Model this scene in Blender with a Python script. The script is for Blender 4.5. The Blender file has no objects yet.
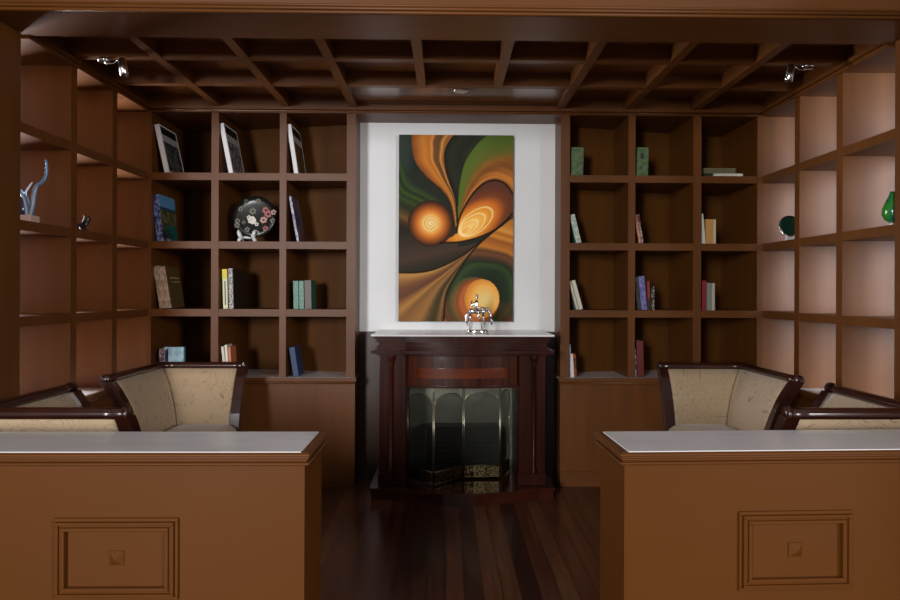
import bpy, math, random
import numpy as np
from mathutils import Vector, Matrix
random.seed(7)
C = bpy.context.scene.collection
PI = math.pi
# ---------------------------------------------------------------- camera numbers
F = 680.0; PPX = 458.0; HY = 291.0; YAW = math.radians(1.0); ROLL = math.radians(0.2); EYE = 1.35
CY, SY = math.cos(YAW), math.sin(YAW)
def X_at(px, Y):                       # room X of a picture column on the plane at depth Y
    a = (px - PPX) / F
    return Y * (a*CY + SY) / (CY - a*SY)
def Z_at(px, py, X, Y):
    zc = X*SY + Y*CY
    return EYE + (HY + 0.0035*(px-PPX) - py) * zc / F

# ---------------------------------------------------------------- mesh builder
class MB:
    def __init__(s): s.v = []; s.f = []; s.sm = []
    def add(s, vs, fs, smooth=False):
        b = len(s.v); s.v += [tuple(p) for p in vs]
        for f in fs: s.f.append(tuple(b+i for i in f)); s.sm.append(smooth)
        return s
    def box(s, x0, x1, y0, y1, z0, z1, M=None):
        vs = [Vector((x, y, z)) for x in (x0, x1) for y in (y0, y1) for z in (z0, z1)]
        if M is not None: vs = [M @ p for p in vs]
        return s.add(vs, [(0,1,3,2),(4,6,7,5),(0,4,5,1),(2,3,7,6),(0,2,6,4),(1,5,7,3)])
    def bbox(s, x0, x1, y0, y1, z0, z1, b=.004, M=None):   # chamfered box
        cx, cy, cz = (x0+x1)/2, (y0+y1)/2, (z0+z1)/2
        hx, hy, hz = abs(x1-x0)/2, abs(y1-y0)/2, abs(z1-z0)/2
        b = min(b, hx*.9, hy*.9, hz*.9)
        vs = []; idx = {}
        for sx in (-1,1):
            for sy in (-1,1):
                for sz in (-1,1):
                    for k in range(3):
                        p = [hx-b, hy-b, hz-b]; p[k] += b
                        idx[(sx,sy,sz,k)] = len(vs)
                        vs.append(Vector((cx+sx*p[0], cy+sy*p[1], cz+sz*p[2])))
        fs = []
        o = (-1,1)
        for k in range(3):
            i, j = [(1,2),(0,2),(0,1)][k]
            for sg in o:
                q = []
                for a, c in ((-1,-1),(1,-1),(1,1),(-1,1)):
                    t = [0,0,0]; t[k] = sg; t[i] = a; t[j] = c
                    q.append(idx[(t[0],t[1],t[2],k)])
                fs.append(tuple(q))
            for a in o:
                for c in o:
                    q = []
                    for sg, kk in ((-1,i),(1,i),(1,j),(-1,j)):
                        t = [0,0,0]; t[k] = sg; t[i] = a; t[j] = c
                        q.append(idx[(t[0],t[1],t[2],kk)])
                    fs.append(tuple(q))
        for sx in o:
            for sy in o:
                for sz in o: fs.append(tuple(idx[(sx,sy,sz,k)] for k in range(3)))
        if M is not None: vs = [M @ p for p in vs]
        return s.add(vs, fs)
    def prism(s, poly, z0, z1, M=None, smooth=False):      # polygon in xy, extruded in z
        n = len(poly)
        vs = [Vector((x, y, z0)) for x, y in poly] + [Vector((x, y, z1)) for x, y in poly]
        if M is not None: vs = [M @ p for p in vs]
        b = len(s.v); s.v += [tuple(p) for p in vs]
        s.f.append(tuple(b+i for i in reversed(range(n)))); s.sm.append(False)
        s.f.append(tuple(b+n+i for i in range(n))); s.sm.append(False)
        if smooth:
            b = len(s.v); s.v += [tuple(p) for p in vs]
        for i in range(n):
            j = (i+1) % n
            s.f.append((b+i, b+j, b+n+j, b+n+i)); s.sm.append(smooth)
        return s
    def lathe(s, prof, seg=24, M=None, close=True):
        vs = []; fs = []; n = len(prof)
        for k in range(seg):
            a = 2*PI*k/seg
            for r, z in prof: vs.append(Vector((r*math.cos(a), r*math.sin(a), z)))
        for k in range(seg):
            m = (k+1) % seg
            for i in range(n-1): fs.append((k*n+i, m*n+i, m*n+i+1, k*n+i+1))
        if close:
            fs.append(tuple(k*n for k in reversed(range(seg)))); fs.append(tuple(k*n+n-1 for k in range(seg)))
        if M is not None: vs = [M @ p for p in vs]
        return s.add(vs, fs, True)
    def tube(s, pts, rad, seg=10, caps=True, flat=1.0):
        pts = [Vector(p) for p in pts]; n = len(pts)
        if not hasattr(rad, '__len__'): rad = [rad]*n
        rings = []; up = None
        for i, p in enumerate(pts):
            t = (pts[min(i+1, n-1)] - pts[max(i-1, 0)]).normalized()
            if up is None:
                up = Vector((0,0,1)) if abs(t.z) < .9 else Vector((0,1,0))
            u = (up - t*up.dot(t)).normalized(); w = t.cross(u); up = u
            rings.append([p + (u*math.cos(2*PI*k/seg)*flat + w*math.sin(2*PI*k/seg))*rad[i] for k in range(seg)])
        vs = [q for r in rings for q in r]; fs = []
        for i in range(n-1):
            for k in range(seg):
                m = (k+1) % seg
                fs.append((i*seg+k, i*seg+m, (i+1)*seg+m, (i+1)*seg+k))
        if caps:
            fs.append(tuple(reversed(range(seg)))); fs.append(tuple((n-1)*seg+k for k in range(seg)))
        return s.add(vs, fs, True)
    def ball(s, c, r, seg=12, rings=8):
        rx, ry, rz = r if hasattr(r, '__len__') else (r, r, r)
        prof = [(math.sin(PI*i/rings), -math.cos(PI*i/rings)) for i in range(rings+1)]
        prof[0] = (1e-3, -1); prof[-1] = (1e-3, 1)
        M = Matrix.Translation(Vector(c)) @ Matrix.Diagonal((rx, ry, rz, 1))
        return s.lathe(prof, seg, M)
    def grid(s, fn, nu, nv, smooth=True):
        vs = [fn(i/nu, j/nv) for i in range(nu+1) for j in range(nv+1)]
        fs = [(i*(nv+1)+j, (i+1)*(nv+1)+j, (i+1)*(nv+1)+j+1, i*(nv+1)+j+1) for i in range(nu) for j in range(nv)]
        return s.add(vs, fs, smooth)
    def build(s, name, mat, parent=None, world=False):
        me = bpy.data.meshes.new(name)
        v = s.v
        if parent is not None and not world:
            pass
        me.from_pydata(v, [], s.f); me.update()
        me.polygons.foreach_set('use_smooth', s.sm)
        import bmesh
        bm = bmesh.new(); bm.from_mesh(me); bmesh.ops.recalc_face_normals(bm, faces=bm.faces); bm.to_mesh(me); bm.free()
        me.materials.append(mat)
        o = bpy.data.objects.new(name, me); C.objects.link(o)
        if parent is not None: o.parent = parent
        return o

def thing(name, label, cat, loc=(0,0,0), group=None, rot=(0,0,0)):
    o = bpy.data.objects.new(name, None); C.objects.link(o)
    o.empty_display_size = .05
    o.location = loc; o.rotation_euler = rot; o['label'] = label; o['category'] = cat
    if group: o['group'] = group
    return o
def tag(o, label, cat, group=None):
    o['label'] = label; o['category'] = cat
    if group: o['group'] = group
    return o
def struct(o, label=None):
    o['kind'] = 'structure'
    if label: o['label'] = label
    return o
class Off:                      # builder whose world coordinates are shifted into a thing's frame
    pass
def shift(mb, loc):
    mb.v = [(a-loc[0], b-loc[1], c-loc[2]) for a, b, c in mb.v]; return mb

# ---------------------------------------------------------------- materials
def lin(c): return [((x/255)/12.92 if x/255 <= .04045 else (((x/255)+.055)/1.055)**2.4) for x in c]
def mat(name, col, rough=.5, metal=0, coat=0, spec=.5, **kw):
    m = bpy.data.materials.new(name); m.use_nodes = True
    b = m.node_tree.nodes['Principled BSDF']
    b.inputs['Base Color'].default_value = (*col, 1); b.inputs['Roughness'].default_value = rough
    b.inputs['Metallic'].default_value = metal; b.inputs['Coat Weight'].default_value = coat
    b.inputs['Coat Roughness'].default_value = .15
    b.inputs['Specular IOR Level'].default_value = spec
    for k, v in kw.items(): b.inputs[k].default_value = v
    return m
def mixed(name, c1, c2, scale=(3,3,3), rough=.5, detail=4, lo=.35, hi=.65, bump=0, coat=0, metal=0, dist=0, spec=.5, nscale=1.0, coatr=.15, bscale=None):
    m = mat(name, c1, rough, metal, coat, spec); nt = m.node_tree; N = nt.nodes; L = nt.links
    b = N['Principled BSDF']; b.inputs['Coat Roughness'].default_value = coatr
    tc = N.new('ShaderNodeTexCoord'); mp = N.new('ShaderNodeMapping'); mp.inputs['Scale'].default_value = scale
    no = N.new('ShaderNodeTexNoise'); no.inputs['Scale'].default_value = nscale; no.inputs['Detail'].default_value = detail
    no.inputs['Distortion'].default_value = dist
    cr = N.new('ShaderNodeValToRGB'); e = cr.color_ramp.elements
    e[0].position = lo; e[0].color = (*c1, 1); e[1].position = hi; e[1].color = (*c2, 1)
    L.new(tc.outputs['Object'], mp.inputs['Vector']); L.new(mp.outputs['Vector'], no.inputs['Vector'])
    L.new(no.outputs['Fac'], cr.inputs['Fac']); L.new(cr.outputs['Color'], b.inputs['Base Color'])
    if bump:
        bp = N.new('ShaderNodeBump'); bp.inputs['Strength'].default_value = bump; bp.inputs['Distance'].default_value = .002
        L.new(no.outputs['Fac'], bp.inputs['Height']); L.new(bp.outputs['Normal'], b.inputs['Normal'])
    return m
W1 = (.108, .034, .0046); W2 = (.140, .044, .0066)
WOOD = mixed('varnished_veneer', W1, W2, (14, 14, 1.3), .45, 5, .3, .7, bump=.02, coat=.22, coatr=.42, spec=.22)
WOODH = mixed('varnished_veneer_rail', W1, W2, (1.3, 14, 14), .45, 5, .3, .7, bump=.02, coat=.22, coatr=.42, spec=.22)
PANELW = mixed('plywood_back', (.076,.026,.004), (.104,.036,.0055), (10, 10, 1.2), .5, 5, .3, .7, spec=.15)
HALFW = mixed('half_wall_veneer', (.104,.0325,.0042), (.126,.0395,.006), (1.0, 1.0, 1.6), .45, 5, .3, .7, spec=.17)
DARKW = mixed('mahogany', (.022,.005,.0025), (.042,.009,.0045), (12, 12, 1.2), .35, 5, .3, .7, coat=.04, coatr=.15, spec=.12)
FRIEZE = mixed('mahogany_veneer', (.016,.004,.002), (.060,.012,.004), (38, 38, .6), .25, 4, .35, .65, coat=.35, coatr=.1, spec=.3)
INLAY = mixed('red_inlay', (.085,.014,.003), (.12,.022,.005), (3, 3, 20), .25, 4, .35, .65, coat=.35, coatr=.1, spec=.3)
CHAIRW = mixed('rosewood_frame', (.022,.006,.004), (.040,.010,.006), (8, 8, 8), .25, 4, .35, .65, coat=.6, coatr=.1)
MARBLE = mixed('white_marble', (.80,.77,.77), (.62,.60,.61), (1.2, 2.2, 2), .22, 8, .45, .75, dist=1.6, coat=.1)
WHITE = mixed('white_paint', (.86,.86,.85), (.82,.83,.82), (2,2,2), .6)
CHROME = mat('chrome', (.75,.75,.74), .15, 1)
SILVER = mixed('silver_cast', (.75,.74,.74), (.45,.44,.44), (60,60,60), .22, metal=1)
BRASS = mat('brass', (.60,.53,.38), .3, 1)
BLACK = mat('black_iron', (.012,.013,.012), .35)
BLK = mat('black_lacquer', (.010,.011,.010), .3, coat=.15)
STONE = mixed('firebox_lining', (.34,.34,.25), (.44,.44,.33), (6,6,6), .7, bump=.1)
PAPER = mat('book_pages', (.62,.58,.48), .8)

def fabric():
    m = mat('cream_brocade', (.47,.335,.205), .7, spec=.3); nt = m.node_tree; N = nt.nodes; L = nt.links; b = N['Principled BSDF']
    b.inputs['Sheen Weight'].default_value = .3
    tc = N.new('ShaderNodeTexCoord'); mp = N.new('ShaderNodeMapping'); mp.inputs['Scale'].default_value = (1,1,1)
    no = N.new('ShaderNodeTexNoise'); no.inputs['Scale'].default_value = 7; no.inputs['Detail'].default_value = 1
    no.inputs['Distortion'].default_value = 1.4
    # thin curling contour lines of a smooth noise field
    mu = N.new('ShaderNodeMath'); mu.operation = 'MULTIPLY'; mu.inputs[1].default_value = 8
    fr = N.new('ShaderNodeMath'); fr.operation = 'FRACT'
    cr = N.new('ShaderNodeValToRGB'); e = cr.color_ramp.elements
    e[0].position = 0; e[0].color = (.15,.10,.055,1); e[1].position = .12; e[1].color = (.47,.335,.205,1)
    n2 = N.new('ShaderNodeTexNoise'); n2.inputs['Scale'].default_value = 5; n2.inputs['Detail'].default_value = 2
    gt = N.new('ShaderNodeMath'); gt.operation = 'GREATER_THAN'; gt.inputs[1].default_value = .42
    mx = N.new('ShaderNodeMix'); mx.data_type = 'RGBA'; mx.inputs[6].default_value = (.47,.335,.205,1)
    L.new(tc.outputs['Object'], mp.inputs['Vector']); L.new(mp.outputs['Vector'], no.inputs['Vector']); L.new(mp.outputs['Vector'], n2.inputs['Vector'])
    L.new(no.outputs['Fac'], mu.inputs[0]); L.new(mu.outputs[0], fr.inputs[0]); L.new(fr.outputs[0], cr.inputs['Fac'])
    L.new(n2.outputs['Fac'], gt.inputs[0]); L.new(gt.outputs[0], mx.inputs[0]); L.new(cr.outputs['Color'], mx.inputs[7])
    L.new(mx.outputs[2], b.inputs['Base Color'])
    bp = N.new('ShaderNodeBump'); bp.inputs['Strength'].default_value = .4; bp.inputs['Distance'].default_value = .002
    L.new(mx.outputs[2], bp.inputs['Height']); L.new(bp.outputs['Normal'], b.inputs['Normal'])
    return m
FAB = fabric()

def planks():
    m = mat('dark_plank_floor', (.03,.01,.005), .25, coat=.1); nt = m.node_tree; N = nt.nodes; L = nt.links; b = N['Principled BSDF']
    tc = N.new('ShaderNodeTexCoord'); sx = N.new('ShaderNodeSeparateXYZ'); L.new(tc.outputs['Object'], sx.inputs[0])
    d = N.new('ShaderNodeMath'); d.operation = 'DIVIDE'; d.inputs[1].default_value = .085; L.new(sx.outputs[0], d.inputs[0])
    fl = N.new('ShaderNodeMath'); fl.operation = 'FLOOR'; L.new(d.outputs[0], fl.inputs[0])
    fr = N.new('ShaderNodeMath'); fr.operation = 'FRACT'; L.new(d.outputs[0], fr.inputs[0])
    wn = N.new('ShaderNodeTexWhiteNoise'); wn.noise_dimensions = '1D'; L.new(fl.outputs[0], wn.inputs['W'])
    cr = N.new('ShaderNodeValToRGB'); e = cr.color_ramp.elements
    e[0].color = (.030,.009,.005,1); e[1].color = (.13,.048,.020,1); e2 = e.new(.5); e2.color = (.08,.024,.012,1)
    mp = N.new('ShaderNodeMapping'); mp.inputs['Scale'].default_value = (22, 1.1, 1); L.new(tc.outputs['Object'], mp.inputs['Vector'])
    no = N.new('ShaderNodeTexNoise'); no.inputs['Scale'].default_value = 1.5; no.inputs['Detail'].default_value = 5; L.new(mp.outputs['Vector'], no.inputs['Vector'])
    ad = N.new('ShaderNodeMath'); ad.operation = 'MULTIPLY_ADD'; ad.inputs[1].default_value = 1.3; ad.inputs[2].default_value = -.65; L.new(no.outputs['Fac'], ad.inputs[0])
    a2 = N.new('ShaderNodeMath'); a2.operation = 'ADD'; L.new(ad.outputs[0], a2.inputs[0]); L.new(wn.outputs['Value'], a2.inputs[1])
    L.new(a2.outputs[0], cr.inputs['Fac'])
    gp = N.new('ShaderNodeMath'); gp.operation = 'GREATER_THAN'; gp.inputs[1].default_value = .045; L.new(fr.outputs[0], gp.inputs[0])
    mx = N.new('ShaderNodeMix'); mx.data_type = 'RGBA'; mx.inputs[6].default_value = (.006,.003,.002,1)
    L.new(gp.outputs[0], mx.inputs[0]); L.new(cr.outputs['Color'], mx.inputs[7]); L.new(mx.outputs[2], b.inputs['Base Color'])
    bp = N.new('ShaderNodeBump'); bp.inputs['Strength'].default_value = .3; bp.inputs['Distance'].default_value = .002
    L.new(gp.outputs[0], bp.inputs['Height']); L.new(bp.outputs['Normal'], b.inputs['Normal'])
    return m
FLOOR = planks()

def glass_mat(name, col, rough=.05, trans=.7):
    return mat(name, col, rough, coat=.3, **{'Transmission Weight': trans, 'IOR': 1.45})

# ---------------------------------------------------------------- setting
D = 4.70                      # fronts of the back bookcases
XL, XR = -2.045, 2.20         # fronts of the side bookcases
NL, NR = -.628, .792          # niche of the fireplace
NW = D + .25
ROWS = [2.157, 1.686, 1.220, .751]
TH = .050
TOP = 2.570
SD = .46                      # depth of the side bookcases
struct(MB().box(-9, 9, -9, 5.6, -.05, 0).build('floor', FLOOR))
struct(MB().box(-3.2, 3.4, 5.40, 5.5, 0, 3.0).build('wall_back', WOOD))
w = struct(MB().box(NL, NR, NW, NW+.05, 0, TOP).build('wall_niche', WHITE))
MB().box(NL, NR, NW-.02, NW+.001, 0, 1.055).build('wainscot_panel', mixed('walnut_wainscot', (.050,.020,.010), (.075,.030,.014), (10,10,1), .4, coat=.3), w)
# side walls with a window opening behind each open-backed bookcase
def side_wall(name, wname, x0, x1, ya, yb):
    m = MB()
    m.box(x0, x1, .6, ya, 0, 3); m.box(x0, x1, yb, 5.6, 0, 3)  # unseen front stretch added to keep side window light off the half walls
    m.box(x0, x1, ya, yb, 0, .72); m.box(x0, x1, ya, yb, 2.6, 3)
    struct(m.build(name, WOOD))
    f = MB(); t = .03
    xm = (x0+x1)/2
    f.box(xm-.02, xm+.02, ya, yb, .72, .72+t); f.box(xm-.02, xm+.02, ya, yb, 2.6-t, 2.6)
    f.box(xm-.02, xm+.02, ya, ya+t, .72+t, 2.6-t); f.box(xm-.02, xm+.02, yb-t, yb, .72+t, 2.6-t)
    struct(f.build(wname, WHITE))
side_wall('wall_left', 'window_1', XL-SD-.10, XL-SD-.02, 3.34, 4.68)
side_wall('wall_right', 'window_2', XR+SD+.02, XR+SD+.10, 3.34, 4.68)
# square piers carrying the header
struct(MB().box(XL-SD-.10, XL, 3.04, 3.30, 0, 2.582).build('wall_pier', WOOD))
struct(MB().box(XR, XR+SD+.10, 3.04, 3.30, 0, 2.582).build('wall_pier', WOOD))
# header beam with reeded moulding
h = struct(MB().box(-3.6, 3.8, 3.055, 3.345, 2.584, 3.3).build('trim_header', WOODH))
m = MB()
for z, y, r in ((2.5925, 3.044, .0085), (2.610, 3.044, .008), (2.626, 3.048, .007)):
    m.tube([(-3.6, y, z), (3.8, y, z)], r, 10)
m.box(-3.6, 3.8, 3.049, 3.056, 2.584, 2.635)
m.build('reeded_moulding', WOODH, h)
# soffit board over the niche
struct(MB().box(NL, NR, D+.03, NW+.05, TOP, TOP+.03).build('trim_4', WOODH))
# coffered ceiling
ceil = struct(MB().box(XL-SD-.1, XR+SD+.1, 3.3, 5.6, 2.69, 2.75).build('ceiling', WOODH))
bw = .026
beamX = [-1.57, -1.10, -.64, -.155, .315, .785, 1.25, 1.72]
for i, x in enumerate(beamX):
    y1 = 4.22 if i in (3, 4) else 4.72
    MB().box(x-bw, x+bw, 3.3, y1, 2.608, 2.692).build('coffer_beam', WOOD, ceil)
for y in (3.73, 4.20):
    MB().box(XL-.02, XR+.02, y-bw, y+bw, 2.610, 2.691).build('coffer_beam', WOODH, ceil)
MB().box(-.64+bw, .785-bw, 4.2+bw, 4.72, 2.635, 2.692).build('flat_panel', mixed('polished_ceiling_panel', W1, W2, (1.3,14,14), .24, coat=.3, coatr=.15), ceil)
MB().box(XL, XR, D+.001, D+.03, 2.613, 2.691).build('coffer_beam', WOODH, ceil)
for a, b in ((XL-.03, XL), (XR, XR+.03)): MB().box(a, b, 3.345, D, 2.613, 2.691).build('coffer_beam', WOOD, ceil)
# cornice round three sides, fixed under the ceiling
m = MB()
m.box(XL, XR, D-.012, D+.03, TOP, 2.612); m.box(XL, XR, D-.030, D, 2.590, 2.612)
m.tube([(XL, D-.016, 2.583), (XR, D-.016, 2.583)], .006, 8)
struct(m.build('trim_1', WOODH))
for nm, x, s in (('trim_2', XL, 1), ('trim_3', XR, -1)):
    m = MB()
    m.box(min(x-s*.03, x+s*.012), max(x-s*.03, x+s*.012), 3.345, D-.03, TOP, 2.612)
    m.box(min(x, x+s*.03), max(x, x+s*.03), 3.345, D-.03, 2.590, 2.612)
    struct(m.build(nm, WOOD))

# ---------------------------------------------------------------- back bookcases
def back_depth(x):            # the backing board runs at a slant: deeper towards the corners
    ax = abs(x - .08)
    return .30 + max(0, (ax - .80)) * .25
def back_case(cols, x0, x1, label):
    t = thing('bookcase', label, 'bookcase', (0, D, 0), 'built-in bookcases')
    loc = (0, D, 0)
    xs = [x0] + [v for pr in cols for v in pr] + [x1]
    divs = [(xs[i], xs[i+1]) for i in range(0, len(xs), 2)]
    for a, b in divs:
        shift(MB().prism([(a, D), (b, D), (b, D+back_depth(b)), (a, D+back_depth(a))], .752, TOP), loc).build('divider', WOOD, t)
    for z in ROWS[:3] + [TOP+.048]:
        if z > TOP: continue
        shift(MB().prism([(x0+.002, D+.003), (x1-.002, D+.003), (x1-.002, D+back_depth(x1)-.002), (x0+.002, D+back_depth(x0)-.002)], z-TH, z), loc).build('shelf', WOODH, t)
    shift(MB().prism([(x0, D+.033), (x1, D+.033), (x1, D+back_depth(x1)), (x0, D+back_depth(x0))], TOP, TOP+.04), loc).build('top_board', WOODH, t)
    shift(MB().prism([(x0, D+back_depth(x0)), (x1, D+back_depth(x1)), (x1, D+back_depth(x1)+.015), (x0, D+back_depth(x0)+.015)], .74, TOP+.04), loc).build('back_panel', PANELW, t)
colsL = [(X_at(151,D), X_at(211,D)), (X_at(218.3,D), X_at(279.3,D)), (X_at(286,D), X_at(346.3,D))]
colsR = [(X_at(569.5,D), X_at(628,D)), (X_at(635,D), X_at(693,D)), (X_at(701,D), X_at(757,D))]
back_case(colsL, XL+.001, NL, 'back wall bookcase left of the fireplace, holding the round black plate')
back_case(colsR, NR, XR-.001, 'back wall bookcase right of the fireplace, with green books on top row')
def ledge_and_base(x0, x1, lab1, lab2):
    m = MB()
    m.prism([(x0, D+.005), (x1, D+.005), (x1, D+back_depth(x1)), (x0, D+back_depth(x0))], .728, .7505)
    tag(shift(m, (0, D, .728)).build('marble_ledge', MARBLE), lab1, 'ledge', 'ledges'); o = bpy.context.scene.collection.objects[-1]; o.location = (0, D, .728)
    t = thing('base_cabinet', lab2, 'cabinet', (0, D, 0), 'base cabinets')
    loc = (0, D, 0)
    shift(MB().box(x0, x1, D+.005, D+.29, .0, .727), loc).build('body', WOOD, t)
    e = .012
    m = MB(); m.box(x0-e, x1+e, D-.022, D+.004, .728, .750); m.box(x0-e*.5, x1+e*.5, D-.012, D+.004, .706, .728)
    m.tube([(x0-e*.5, D-.013, .717), (x1+e*.5, D-.013, .717)], .008, 8)
    shift(m, loc).build('edge_moulding', WOODH, t)
    m = MB(); m.box(x0, x1, D-.012, D+.006, 0, .092); m.box(x0, x1, D-.006, D+.006, .092, .104)
    shift(m, loc).build('baseboard', WOODH, t)
ledge_and_base(XL+.035, NL, 'marble ledge under the left back bookcase, blue book leaning on it', 'plain brown cabinet base left of the fireplace')
ledge_and_base(NR, XR-.035, 'marble ledge under the right back bookcase, dark red book on it', 'plain brown cabinet base right of the fireplace')

# ---------------------------------------------------------------- side bookcases (open-backed, daylight behind)
def side_case(x, s, divs, label, lab1, lab2):
    loc = (x, 3.3, 0)
    t = thing('bookcase', label, 'bookcase', loc, 'built-in bookcases')
    xa, xb = sorted((x, x - s*SD))
    for y0, y1 in divs:
        shift(MB().box(xa, xb, y0, y1, .752, 2.60), loc).build('divider', WOOD, t)
    fa, fb = sorted((x - s*.003, x - s*SD))
    for z in ROWS[:3]:
        shift(MB().box(fa, fb, 3.301, D, z-TH, z), loc).build('shelf', WOOD, t)
    fa, fb = sorted((x - s*.031, x - s*SD))
    shift(MB().box(fa, fb, 3.301, D, TOP, TOP+.03), loc).build('top_board', WOOD, t)
    fa, fb = sorted((x + s*.0, x - s*SD))
    m = MB().box(fa, fb, 3.301, D-.03, .728, .7505)
    o = shift(m, (x, 3.3, .728)).build('marble_ledge', MARBLE); o.location = (x, 3.3, .728); tag(o, lab1, 'ledge', 'ledges')
    t = thing('base_cabinet', lab2, 'cabinet', loc, 'base cabinets')
    fa, fb = sorted((x - s*.005, x - s*SD))
    shift(MB().box(fa, fb, 3.301, D-.03, 0, .727), loc).build('body', WOOD, t)
    fa, fb = sorted((x + s*.022, x))
    m = MB().box(fa, fb, 3.301, D-.035, .728, .750)
    fa, fb = sorted((x + s*.012, x - s*.005)); m.box(fa, fb, 3.301, D-.035, .700, .728)
    m.tube([(x+s*.013, 3.301, .712), (x+s*.013, D-.035, .712)], .009, 8)
    shift(m, loc).build('edge_moulding', WOOD, t)
side_case(XL, 1, [(3.74, 3.80), (4.20, 4.26), (D, D+.05)], 'side bookcase on the left wall, holding the blue glass sculpture',
          'brightly lit marble ledge under the left side bookcase', 'side cabinet base along the left wall behind the settees')
side_case(XR, -1, [(3.74, 3.80), (4.20, 4.26), (D, D+.05)], 'side bookcase on the right wall, holding the green vase',
          'grey marble ledge under the right side bookcase', 'side cabinet base along the right wall behind the settees')

# ---------------------------------------------------------------- half walls in the foreground
def half_wall(x0, x1, inner, px0, px1, label, pz0=.318, pz1=.590, yaw=0):
    YF, YB = 2.27, 2.62
    cx = inner
    t = thing('half_wall', label, 'half wall', (inner, YF, 0), 'half walls flanking the entrance', rot=(0,0,yaw))
    loc = (inner, YF, 0); s = 1 if inner == x1 else -1
    e = .020
    ba, bb = (x0, x1-e) if s > 0 else (x0+e, x1)
    shift(MB().box(ba, bb, YF+e, YB-e, 0, .770), loc).build('wall_body', HALFW, t)
    # crown moulding, stepped and beaded, round front, end and back
    m = MB()
    def ring(off, z0, z1):
        a, b = (x0, x1-e+off) if s > 0 else (x0+e-off, x1)
        m.bbox(a, b, YF+e-off, YB-e+off, z0, z1, .0025)
    ring(.010, .764, .7685); ring(.019, .768, .7755); ring(.008, .775, .7805); ring(.013, .780, .788); ring(.017, .788, .797); ring(.021, .796, .8055); ring(.015, .805, .809)
    shift(m, loc).build('crown_moulding', WOODH, t)
    a, b = (x0, x1-.030) if s > 0 else (x0+.030, x1)
    shift(MB().bbox(a, b, YF+.008, YB-.016, .806, .812, .002), loc).build('marble_top', MARBLE, t)
    # framed panel with a pyramid rosette
    y = YF+e
    m = MB()
    def fr(a0, a1, c0, c1, w, d):
        m.bbox(a0, a1, y-d, y+.002, c1-w, c1, .002); m.bbox(a0, a1, y-d, y+.002, c0, c0+w, .002)
        m.bbox(a0, a0+w, y-d, y+.002, c0+w, c1-w, .002); m.bbox(a1-w, a1, y-d, y+.002, c0+w, c1-w, .002)
    fr(px0, px1, pz0, pz1, .012, .010); fr(px0+.012, px1-.012, pz0+.012, pz1-.012, .010, .020)
    fr(px0+.022, px1-.022, pz0+.022, pz1-.022, .008, .013); fr(px0+.030, px1-.030, pz0+.030, pz1-.030, .012, .019)
    pf = shift(m, loc).build('panel_frame', HALFW, t)
    xm, zm = (px0+px1)/2, (pz0+pz1)/2
    q = .025
    m = MB(); m.box(xm-q, xm+q, y-.004, y+.001, zm-q, zm+q)
    m.add([(xm-q+.003, y-.004, zm-q+.003), (xm+q-.003, y-.004, zm-q+.003), (xm+q-.003, y-.004, zm+q-.003), (xm-q+.003, y-.004, zm+q-.003), (xm, y-.018, zm)],
          [(0,1,4),(1,2,4),(2,3,4),(3,0,4)])
    shift(m, loc).build('rosette', HALFW, t)
half_wall(XL-SD-.015, X_at(310, 2.27), X_at(310, 2.27), X_at(55, 2.29), X_at(180, 2.29), 'left foreground half wall with marble top and framed panel')
half_wall(X_at(621, 2.27), XR+SD-.03, X_at(621, 2.27), X_at(741, 2.29), X_at(858, 2.29), 'right foreground half wall with marble top and framed panel', .332, .602, yaw=math.radians(2.0))

# ---------------------------------------------------------------- fireplace
FX = .11; FY = 4.45
fp = thing('fireplace', 'dark mahogany fireplace with white marble mantel top below the painting', 'fireplace', (FX, FY, 0))
FL = (FX, FY, 0)
def bow(hw, edge, mid, n=20, pad=None):        # front curve: straight wings, centre section bulging forward
    pts = []
    for i in range(n+1):
        u = -1 + 2*i/n
        pts.append((FX + u*hw, mid + (edge-mid)*(u*u)))
    return pts
def slab(m, half, yfront, bowhalf, bulge, z0, z1, yback=NW-.021):
    poly = [(FX-half, yback), (FX-half, yfront)] + bow(bowhalf, yfront, yfront-bulge) + [(FX+half, yfront), (FX+half, yback)]
    m.prism(poly, z0, z1)
B = .07
shift(MB().bbox(FX-.59, FX+.59, 4.36, NW-.001, 1.057, 1.069, .003), FL).build('marble_mantel_top', MARBLE, fp)
m = MB()
slab(m, .575, 4.385, .37, .02, 1.040, 1.056); slab(m, .560, 4.395, .37, B*.5, 1.018, 1.040)
slab(m, .545, 4.415, .37, B*.8, .985, 1.018); slab(m, .555, 4.405, .37, B, .972, .985)
slab(m, .565, 4.395, .37, B, .966, .972)
slab(m, .590, 4.370, .40, B*.8, .945, .966)
slab(m, .560, 4.42, .38, B, .930, .945)
shift(m, FL).build('entablature', DARKW, fp)
m = MB(); poly = [(FX-.37, FY+.14)] + bow(.37, FY+.0, FY-B) + [(FX+.37, FY+.14)]
m.prism(poly, .735, .930, smooth=True)
shift(m, FL).build('bowed_frieze', FRIEZE, fp)
m = MB(); poly = [(FX-.30, FY+.05)] + [(x, y-.004+.000) for x, y in bow(.30, FY-B+ (B*.657), FY-B)] + [(FX+.30, FY+.05)]
m.prism(poly, .785, .850, smooth=True)
shift(m, FL).build('inlay_band', INLAY, fp)
m = MB(); slabp = [(FX-.37, FY+.05)] + bow(.37, FY-.006, FY-B-.008) + [(FX+.37, FY+.05)]
m.prism(slabp, .722, .735); shift(m, FL).build('frieze_bead', DARKW, fp)
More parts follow.
